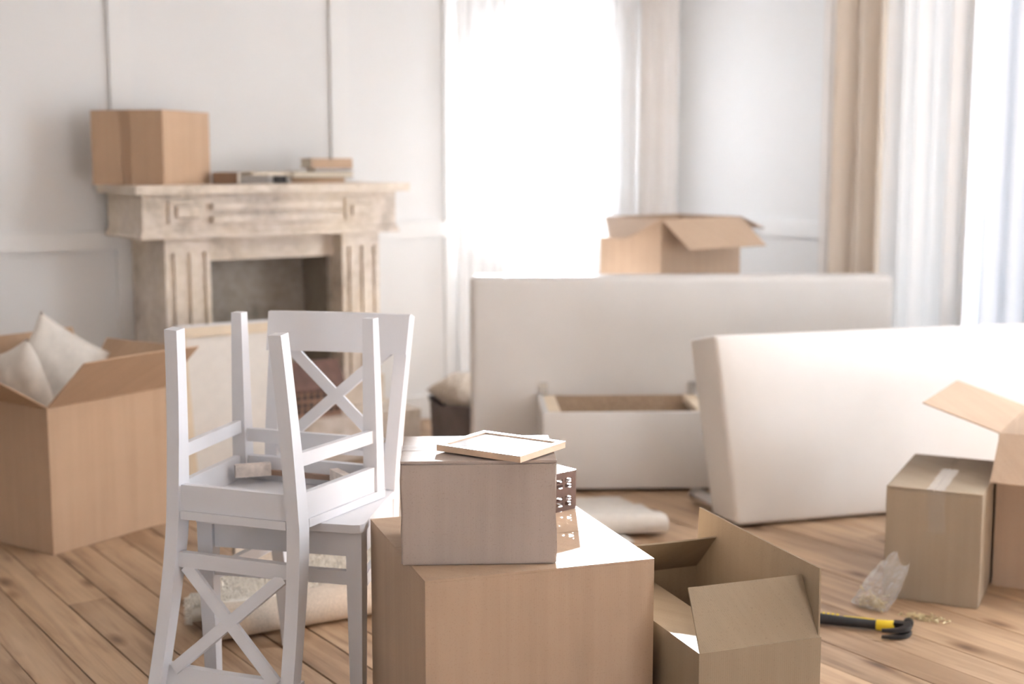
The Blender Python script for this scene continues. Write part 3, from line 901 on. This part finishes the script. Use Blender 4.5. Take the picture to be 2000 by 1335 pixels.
# ------------------------------------------------------------------ sofa pieces
sf = thing('sofa', 'cream sofa section with tall back panel and open storage base', 'sofa', (0.123, 5.274, 0), R(2.0))
def rounded(name, lo, hi, m, parent, bev=0.03, segs=4, bul=0.0):
    bm = BM(); box(bm, lo, hi)
    bmesh.ops.bevel(bm, geom=bm.edges[:], offset=bev, segments=segs, affect='EDGES', profile=0.5)
    o = obj(name, bm, m, parent, smooth=True)
    return o
SBW, SBD, SBH = 0.70, 0.455, 0.324
rounded('back_panel', (-0.285, SBD + 0.012, 0.012), (1.545, SBD + 0.15, 0.828), LEATHER, sf, 0.032, 5)
rounded('front_panel', (0, 0, 0.015), (SBW, 0.026, SBH), LEATHER, sf, 0.004, 2)
rounded('side_panel', (0, 0.0265, 0.015), (0.024, SBD, SBH), LEATHER, sf, 0.004, 2)
rounded('side_panel', (SBW - 0.024, 0.0265, 0.015), (SBW, SBD, SBH), LEATHER, sf, 0.004, 2)
bm = BM(); box(bm, (0.0245, SBD - 0.018, 0.015), (SBW - 0.0245, SBD, SBH - 0.008)); obj('inner_board', bm, RAWBOARD, sf)
bm = BM(); box(bm, (0.0245, 0.027, 0.02), (SBW - 0.0245, SBD - 0.019, 0.035)); obj('bottom_board', bm, RAWBOARD, sf)
for x0 in (0.0245, SBW - 0.0245 - 0.05):
    bm = BM(); box(bm, (x0, 0.027, SBH - 0.032), (x0 + 0.05, SBD - 0.019, SBH - 0.004)); obj('wooden_rail', bm, PALEPINE, sf, 0.002)
for x0 in (0.012, SBW - 0.047):
    b_ = BM(); box(b_, (x0, SBD + 0.004, SBH - 0.02), (x0 + 0.035, SBD + 0.0115, SBH + 0.048))
    br = obj('hinge_bracket', b_, STEEL, sf, 0.001)
    for dx in (0.010, 0.025):
        for dz in (0.008, 0.034):
            b_ = BM(); tube(b_, [(x0 + dx, SBD + 0.0035, SBH + dz), (x0 + dx, SBD + 0.0005, SBH + dz)], 0.0055, 10); obj('screw', b_, CHROME, br)
for x0 in (0.05, SBW - 0.05):
    for y0 in (0.05, SBD - 0.06):
        b_ = BM(); tube(b_, [(x0, y0, 0), (x0, y0, 0.0148)], 0.02, 12); obj('glide', b_, BLACK, sf)
for x0 in (-0.2, 1.45):
    b_ = BM(); tube(b_, [(x0, SBD + 0.08, 0), (x0, SBD + 0.08, 0.0118)], 0.02, 12); obj('glide', b_, BLACK, sf)

# second section lying on its side
s2 = thing('sofa_section', 'cream upholstered sofa section on its side at the right with chrome leg', 'sofa', (0.811, 4.735, 0), R(17))
bm = BM()
LEN, TH2, HT2 = 1.50, 0.17, 0.705
nx, nz = 26, 12
def s2pt(u, w, d):
    """u along, w up, d depth 0 front..1 back"""
    lean = -0.095 * w
    x0 = lean - 0.02 * d + (0.0 if d < 0.5 else 0.0)
    x = x0 + u * (LEN - 2 * lean * 0)
    z = 0.012 + w * (HT2 - 0.012 - 0.035 * d)
    y = d * TH2
    bul = 0.035 * (1 - abs(2 * u - 1) ** 6) * (1 - abs(2 * w - 1) ** 4)
    if d == 0: y -= bul
    return Vector((x, y + 0.02 * w, z))
grid = {}
for d in (0, 1):
    for j in range(nz + 1):
        for i in range(nx + 1):
            grid[(d, i, j)] = bm.verts.new(s2pt(i / nx, j / nz, d))
for d in (0, 1):
    for j in range(nz):
        for i in range(nx):
            bm.faces.new([grid[(d, i, j)], grid[(d, i + 1, j)], grid[(d, i + 1, j + 1)], grid[(d, i, j + 1)]])
for i in range(nx):
    for j in (0, nz): bm.faces.new([grid[(0, i, j)], grid[(0, i + 1, j)], grid[(1, i + 1, j)], grid[(1, i, j)]])
for j in range(nz):
    for i in (0, nx): bm.faces.new([grid[(0, i, j)], grid[(0, i, j + 1)], grid[(1, i, j + 1)], grid[(1, i, j)]])
bmesh.ops.recalc_face_normals(bm, faces=bm.faces[:])
sharp = [e for e in bm.edges if e.calc_face_angle(0) > 0.7]
bmesh.ops.bevel(bm, geom=sharp, offset=0.016, segments=3, affect='EDGES', profile=0.6)
obj('upholstered_body', bm, LEATHER, s2, smooth=True)
bm = BM(); tube(bm, [(0.012, TH2 + 0.005, 0.040), (0.012, TH2 + 0.215, 0.034), (0.012, TH2 + 0.223, 0.034)], [0.030, 0.030, 0.025], 20)
obj('chrome_leg', bm, CHROME, s2, smooth=True)

# ------------------------------------------------------------------ chairs
HSEAT, WF, DFOOT, WR, DS, WS, HTOP, DT, WT = 0.4605, 0.385, 0.364, 0.279, 0.338, 0.331, 0.9115, 0.4375, 0.362
def lerp(a, b_, t): return a + (b_ - a) * t
def post_at(z):
    if z <= HSEAT:
        t = z / HSEAT
        return lerp(WR, WS, t) / 2, DFOOT + (DS - DFOOT) * (1 - (1 - t) ** 1.7)
    t = (z - HSEAT) / (HTOP - HSEAT)
    return lerp(WS, WT, t) / 2, DS + (DT - DS) * (t ** 1.35)
def chair_parts(r):
    wp = WHITE_PAINT
    for sg in (-1, 1):
        bm = BM(); x = sg * WF / 2
        sweep(bm, [(x * 0.99, 0.004, 0), (x, 0, 0.30), (x, 0, HSEAT - 0.0205)], [0.030, 0.038, 0.040], [0.030, 0.038, 0.040])
        obj('front_leg', bm, wp, r, 0.003, segs=2)
        bm = BM(); pts = []
        for k in range(17):
            z = HTOP * k / 16 - (0.004 if k == 16 else 0)
            px, py = post_at(z); pts.append((sg * px, py, z))
        sweep(bm, pts, 0.034, [0.034 + 0.012 * math.exp(-((k / 16 - 0.5) / 0.22) ** 2) for k in range(17)])
        obj('rear_leg', bm, wp, r, 0.003, segs=2)
    # seat
    bm = BM()
    f, b_ = WF / 2 + 0.024, WS / 2 + 0.016
    ya, yb = -0.032, DS - 0.026
    poly = [(-f + 0.02, ya), (f - 0.02, ya), (f - 0.005, ya + 0.006), (f, ya + 0.02), (b_, yb), (WS / 2 - 0.021, yb), (WS / 2 - 0.021, DS + 0.020), (-WS / 2 + 0.021, DS + 0.020), (-WS / 2 + 0.021, yb), (-b_, yb), (-f, ya + 0.02), (-f + 0.005, ya + 0.006)]
    prism(bm, poly, HSEAT - 0.020, HSEAT)
    obj('seat', bm, wp, r, 0.005, segs=2)
    az0, az1 = HSEAT - 0.083, HSEAT - 0.0205
    # aprons
    bm = BM(); box(bm, (-WF / 2 + 0.021, -0.010, az0), (WF / 2 - 0.021, 0.010, az1)); fa = obj('front_apron', bm, wp, r, 0.002)
    bm = BM(); box(bm, (-WF / 2 + 0.04, 0.0102, az1 - 0.03), (WF / 2 - 0.07, 0.024, az1 - 0.018)); obj('wooden_cleat', bm, BROWNSTRIP, r)
    bm = BM(); box(bm, (-WS / 2 + 0.018, DS - 0.004, az0), (WS / 2 - 0.018, DS + 0.014, az1)); obj('rear_apron', bm, wp, r, 0.002)
    for sg in (-1, 1):
        bm = BM(); sweep(bm, [(sg * (WF / 2 + 0.004), 0.021, (az0 + az1) / 2), (sg * (WS / 2 + 0.002), DS - 0.024, (az0 + az1) / 2)], 0.018, az1 - az0)
        obj('side_apron', bm, wp, r, 0.002)
    # corner blocks under the seat
    for sx in (-1, 1):
        bm = BM()
        x0, y0 = sx * (WF / 2 - 0.028), 0.085; x1, y1 = sx * (WF / 2 - 0.10), 0.028
        sweep(bm, [(x0 , y0, az0 + 0.026), (x1, y1, az0 + 0.026)], 0.022, 0.032, xdir=(0.6, 0.8, 0))
        obj('corner_block', bm, BLOCKW, r, 0.001)
    # stretchers
    zs = 0.300
    px, py = post_at(zs)
    for sg in (-1, 1):
        bm = BM(); sweep(bm, [(sg * WF / 2, 0.018, zs), (sg * px, py - 0.018, zs)], 0.018, 0.032); obj('side_stretcher', bm, wp, r, 0.002)
    bm = BM(); box(bm, (-WF / 2 + 0.019, -0.009, zs + 0.006), (WF / 2 - 0.019, 0.009, zs + 0.040)); obj('front_stretcher', bm, wp, r, 0.002)
    # back: top rail, lower rail, crossing slats
    zt0, zt1 = HTOP - 0.102, HTOP
    def crest(zz, u):
        px, py = post_at(zz)
        return px * u * (1 + 0.019 / px), py - 0.012 + 0.012 * (1 - u * u)
    bm = BM(); n = 12; rings = []
    for i in range(n + 1):
        u = -1 + 2 * i / n
        x0, y0 = crest(zt0, u); x1, y1 = crest(zt1 - 0.004, u)
        th = 0.020
        rings.append([bm.verts.new(c) for c in ((x0, y0 - th / 2 - 0.01, zt0), (x0, y0 + th / 2 - 0.01, zt0), (x1, y1 + th / 2 - 0.01, zt1), (x1, y1 - th / 2 - 0.01, zt1))])
    for a, b2 in zip(rings, rings[1:]):
        for k in range(4): bm.faces.new((a[k], a[(k + 1) % 4], b2[(k + 1) % 4], b2[k]))
    bm.faces.new(rings[0][::-1]); bm.faces.new(rings[-1])
    obj('top_rail', bm, wp, r, 0.003, segs=2)
    zl = 0.560
    px, py = post_at(zl)
    bm = BM(); box(bm, (-px + 0.016, py - 0.010, zl - 0.018), (px - 0.016, py + 0.010, zl + 0.018)); obj('lower_rail', bm, wp, r, 0.002)
    p0x, p0y = post_at(zl + 0.018); p1x, p1y = post_at(zt0)
    for sg, oy in ((-1, 0.0), (1, 0.0006)):
        bm = BM()
        sweep(bm, [(sg * (p0x - 0.036), p0y + oy, zl + 0.016), (-sg * (p1x - 0.038), p1y + oy - 0.002, zt0 + 0.006)], 0.029, 0.013, xdir=(1, 0, 0))
        obj('cross_slat', bm, wp, r, 0.002)

ch1 = thing('dining_chair', 'white cross back dining chair standing upright behind the stacked boxes', 'chair', (-0.5585, 3.182, 0), R(76.28 - 90), 'stacked white chairs')
chair_parts(ch1)
ch2 = bpy.data.objects.new('dining_chair', None); COL.objects.link(ch2)
tag(ch2, 'white cross back dining chair turned upside down on the upright chair', 'chair', 'stacked white chairs')
for c in list(ch1.children):
    d = c.copy(); COL.objects.link(d); d.parent = ch2
ch2.location = (-0.532, 3.439, 2 * HSEAT + 0.0012)
ch2.rotation_euler = (0, R(180), R(-110.98 - 90))

# ------------------------------------------------------------------ rug, blanket
def ribbon(bm, prof, x0, x1, n, thick, wob=0.0, seed=0):
    """Thick sheet following a profile in the yz plane, extruded along x."""
    rn = random.Random(seed); ph = rn.uniform(0, 6)
    pts = [Vector((0, *p)) for p in prof]; m = len(pts)
    nor = []
    for i in range(m):
        t = (pts[min(i + 1, m - 1)] - pts[max(i - 1, 0)]).normalized()
        nor.append(Vector((0, -t.z, t.y)))
    g = {}
    for k in range(n + 1):
        x = x0 + (x1 - x0) * k / n
        for i in range(m):
            w = wob * math.sin(9 * x + i * 0.5 + ph) * 0.5
            for s_ in (0, 1):
                p = pts[i] + nor[i] * (s_ * thick + w)
                g[(k, i, s_)] = bm.verts.new((x, p.y, max(p.z, 0.0005)))
    for k in range(n):
        for i in range(m - 1):
            for s_ in (0, 1): bm.faces.new((g[(k, i, s_)], g[(k + 1, i, s_)], g[(k + 1, i + 1, s_)], g[(k, i + 1, s_)]))
        for i in (0, m - 1): bm.faces.new((g[(k, i, 0)], g[(k + 1, i, 0)], g[(k + 1, i, 1)], g[(k, i, 1)]))
    for i in range(m - 1):
        for k in (0, n): bm.faces.new((g[(k, i, 0)], g[(k, i + 1, 0)], g[(k, i + 1, 1)], g[(k, i, 1)]))
def arc(cy, cz, r, a0, a1, n):
    return [(cy + r * math.cos(R(a0 + (a1 - a0) * i / n)), cz + r * math.sin(R(a0 + (a1 - a0) * i / n))) for i in range(n + 1)]
rug = thing('rug', 'folded cream shaggy rug with linen back lying behind the chair legs', 'rug', (-0.815, 3.518, 0), R(30.2))
RL = 0.95
bm = BM()
ribbon(bm, [(0.42, 0.004), (0.25, 0.004), (0.10, 0.004)] + arc(0.055, 0.055, 0.051, 270, 100, 12) + [(0.10, 0.102), (0.14, 0.100)], 0.0, RL, 16, -0.004, 0.004, 3)
obj('linen_backing', bm, BACKING, rug, smooth=True)
bm = BM()
ribbon(bm, [(0.055, 0.103), (0.14, 0.099), (0.26, 0.098), (0.40, 0.096), (0.48, 0.088)], 0.03, RL, 10, -0.02, 0.003, 4)
obj('pile_base', bm, SHAG, rug, smooth=True)
bm = BM()
ribbon(bm, [(0.27, 0.020), (0.20, 0.022)] + arc(0.18, 0.046, 0.022, 270, 90, 8) + [(0.20, 0.068), (0.27, 0.070)], -0.045, RL - 0.02, 10, -0.02, 0.003, 5)
obj('inner_fold', bm, SHAG, rug, smooth=True)
bm = BM()
ribbon(bm, arc(0.47, 0.088, 0.080, -90, 250, 26) + arc(0.47, 0.088, 0.060, -100, 180, 16), 0.10, RL + 0.05, 12, -0.008, 0.003, 6)
obj('rolled_end', bm, BACKING, rug, smooth=True)
rn = random.Random(12)
vs, fs = [], []
def tuft(x, y, z, l, nx=0, ny=0, nz=1):
    a = rn.uniform(0, 6.28); w = rn.uniform(0.004, 0.007)
    b = len(vs)
    tip = (x + nx * l + rn.uniform(-0.008, 0.008), y + ny * l + rn.uniform(-0.008, 0.008), z + nz * l)
    if abs(nz) > 0.5:
        for k in range(3): vs.append((x + w * math.cos(a + k * 2.09), y + w * math.sin(a + k * 2.09), z))
    else:
        for k in range(3): vs.append((x, y + w * math.cos(a + k * 2.09), z + w * math.sin(a + k * 2.09)))
    vs.append(tip)
    fs.extend([(b, b + 1, b + 3), (b + 1, b + 2, b + 3), (b + 2, b, b + 3)])
for _ in range(9000):
    tuft(rn.uniform(0.03, RL), rn.uniform(0.075, 0.44), 0.094 + 0.004, rn.uniform(0.006, 0.014))
for _ in range(1500):
    tuft(-0.045 + rn.uniform(0, 0.07), rn.uniform(0.17, 0.265), 0.068, rn.uniform(0.006, 0.016))
for _ in range(500):
    tuft(-0.044, rn.uniform(0.165, 0.265), rn.choice((rn.uniform(0.024, 0.04), rn.uniform(0.055, 0.07))), rn.uniform(0.008, 0.02), -1, 0, 0)
me = bpy.data.meshes.new('shag_pile'); me.from_pydata(vs, [], fs); me.materials.append(SHAG)
so = bpy.data.objects.new('shag_pile', me); link(so, rug); so['kind'] = 'stuff'
for c in rug.children:
    for v in c.data.vertices: v.co.x += 0.27 * v.co.y      # the short end is cut askew

bl = thing('blanket', 'thick folded beige blanket on the floor between box and sofa base', 'blanket', (0.385, 4.605, 0), R(2))
def fold(name, prof, x0, x1, thick, skew, seed):
    bm = BM(); ribbon(bm, prof, x0, x1, 14, thick, 0.003, seed)
    for v in bm.verts: v.co.x += skew * v.co.y
    return obj(name, bm, BLANKET, bl, smooth=True)
# front fold: rounded edge towards the camera, top layer running back
fold('front_fold', [(0.30, 0.012), (0.10, 0.012)] + arc(0.036, 0.047, 0.035, 270, 90, 12) + [(0.08, 0.080), (0.115, 0.069), (0.16, 0.066), (0.24, 0.066)], -0.16, 0.165, -0.014, -0.28, 8)
fold('rear_fold', [(0.25, 0.050)] + [(0.28, 0.060), (0.34, 0.056), (0.39, 0.052)] + arc(0.40, 0.034, 0.018, 90, -80, 8) + [(0.30, 0.016)], -0.16, 0.150, -0.014, -0.28, 9)
fold('bottom_layer', [(-0.06, 0.004), (0.05, 0.004), (0.20, 0.004), (0.36, 0.004)], -0.22, 0.02, 0.006, -0.28, 10)

# ------------------------------------------------------------------ hammer, bag, screws
hm = thing('hammer', 'black claw hammer with yellow collar lying on the floor at right', 'hammer', (0.79, 3.757, 0), R(-18.5))
bm = BM(); tube(bm, [(0.0, 0, 0.017), (0.006, 0, 0.017), (0.05, 0, 0.018), (0.10, 0, 0.017), (0.16, 0, 0.016), (0.225, 0, 0.0155), (0.25, 0, 0.0155)], [0.012, 0.016, 0.017, 0.0155, 0.0145, 0.0135, 0.0135], 14); obj('grip', bm, BLACK, hm, smooth=True)
for k in range(6):
    bm = BM(); tube(bm, [(0.075 + k * 0.013, 0.009, 0.0265), (0.082 + k * 0.013, 0.009, 0.0265)], 0.0068, 8); obj('grip_inlay', bm, YELLOW, hm, smooth=True)
bm = BM(); box(bm, (0.160, 0.004, 0.026), (0.246, 0.0095, 0.0295)); obj('grip_stripe', bm, YELLOW, hm, 0.001)
bm = BM(); tube(bm, [(0.2505, 0, 0.0158), (0.253, 0, 0.0158), (0.298, 0, 0.0162), (0.301, 0, 0.0162)], [0.0135, 0.0152, 0.0158, 0.014], 16); obj('collar', bm, YELLOW, hm, smooth=True)
hd = BM()
box(hd, (0.298, -0.013, 0.003), (0.345, 0.014, 0.031))
obj('head_block', hd, BLACKM, hm, 0.004, segs=2)
bm = BM(); tube(bm, [(0.333, 0.0142, 0.017), (0.335, 0.026, 0.017), (0.336, 0.030, 0.017), (0.337, 0.046, 0.017), (0.337, 0.048, 0.017)], [0.012, 0.0105, 0.0145, 0.0145, 0.013], 16); obj('striking_face', bm, BLACKM, hm, smooth=True)
bm = BM(); tube(bm, [(0.337, 0.0481, 0.017), (0.337, 0.0488, 0.017)], [0.0122, 0.011], 16); obj('polished_face', bm, CHROME, hm, smooth=True)
for z in (0.008, 0.026):
    bm = BM(); sweep(bm, [(0.338, -0.0132, z), (0.333, -0.035, z), (0.318, -0.055, z), (0.292, -0.068, z), (0.270, -0.073, z)], [0.012, 0.012, 0.011, 0.010, 0.008], [0.022, 0.020, 0.016, 0.011, 0.006], xdir=(0, 0, 1)); obj('claw', bm, BLACKM, hm, 0.002)

def screw_mesh(l):
    bm = BM()
    tube(bm, [(0, 0, 0), (l * 0.86, 0, 0), (l, 0, 0)], [0.0017, 0.0015, 0.0003], 8)
    tube(bm, [(-0.003, 0, 0), (0, 0, 0)], [0.004, 0.0022], 10)
    for v in bm.verts: v.co.z += 0.0041
    for p in range(0): pass
    me = bpy.data.meshes.new('screw'); bmesh.ops.recalc_face_normals(bm, faces=bm.faces[:]); bm.to_mesh(me); bm.free(); me.materials.append(BRASS)
    for p in me.polygons: p.use_smooth = True
    return me
sm = [screw_mesh(0.022), screw_mesh(0.03)]
rn = random.Random(21)
for k in range(26):
    o = bpy.data.objects.new('screw', sm[k % 2]); COL.objects.link(o)
    t = k / 25
    o.location = (1.150 + 0.085 * t + rn.uniform(-0.022, 0.022), 3.800 - 0.055 * t + rn.uniform(-0.02, 0.02), 0.0002 + 0.0045 * (k % 3 == 2))
    o.rotation_euler = (0, 0, rn.uniform(0, 6.28))
    tag(o, 'small brassy screw in the loose heap behind the hammer head', 'screw', 'loose screws by the hammer')

bag = thing('plastic_bag', 'clear plastic bag of screws leaning against the taped box at right', 'bag', (1.062, 3.868, 0), R(-52))
rn = random.Random(5)
bm = BM(); nu, nv = 18, 22; gg = {}
for side in (0, 1):
    for j in range(nv + 1):
        v = j / nv
        for i in range(nu + 1):
            u = i / nu * 2 - 1
            fat = 0.030 * (1 - v) ** 0.8 * (v + 0.03) ** 0.25 * 1.4 + 0.003
            edge = max(0, 1 - abs(u) ** 3)
            wdt = 0.058 + 0.012 * math.sin(3.1 * v) - 0.012 * v
            x = u * wdt + 0.045 * v + 0.012 * (1 - v) ** 4 * (1 if u < 0 else 0) * -1
            y = (1 if side else -1) * fat * edge + 0.055 * v + 0.004 * math.sin(6 * u + 9 * v) * v
            z = 0.003 + v * (0.150 + 0.018 * math.cos(4.2 * u + 0.6)) 
            c = 0.0045 * math.sin(14 * u + 17 * v + side * 2) * math.sin(11 * v - 7 * u) + rn.uniform(-0.0016, 0.0016)
            gg[(side, i, j)] = bm.verts.new((x + c * 0.4, y + c * edge, max(0.001, z)))
for side in (0, 1):
    for j in range(nv):
        for i in range(nu):
            bm.faces.new((gg[(side, i, j)], gg[(side, i + 1, j)], gg[(side, i + 1, j + 1)], gg[(side, i, j + 1)]))
for i in range(nu): bm.faces.new((gg[(0, i, 0)], gg[(0, i + 1, 0)], gg[(1, i + 1, 0)], gg[(1, i, 0)]))
for j in range(nv):
    for i in (0, nu): bm.faces.new((gg[(0, i, j)], gg[(0, i, j + 1)], gg[(1, i, j + 1)], gg[(1, i, j)]))
obj('polythene_film', bm, POLY, bag, smooth=False)
bm = BM()
for k in range(60):
    c = Vector((rn.uniform(-0.035, 0.045), rn.uniform(-0.012, 0.014), 0.008 + abs(rn.gauss(0, 0.018))))
    d = Vector((rn.uniform(-1, 1), rn.uniform(-0.5, 0.5), rn.uniform(-0.6, 0.9))).normalized() * 0.012
    tube(bm, [c - d, c + d], [0.0022, 0.0014], 6)
so = obj('bagged_screws', bm, BRASS, bag, smooth=True); so['kind'] = 'stuff'
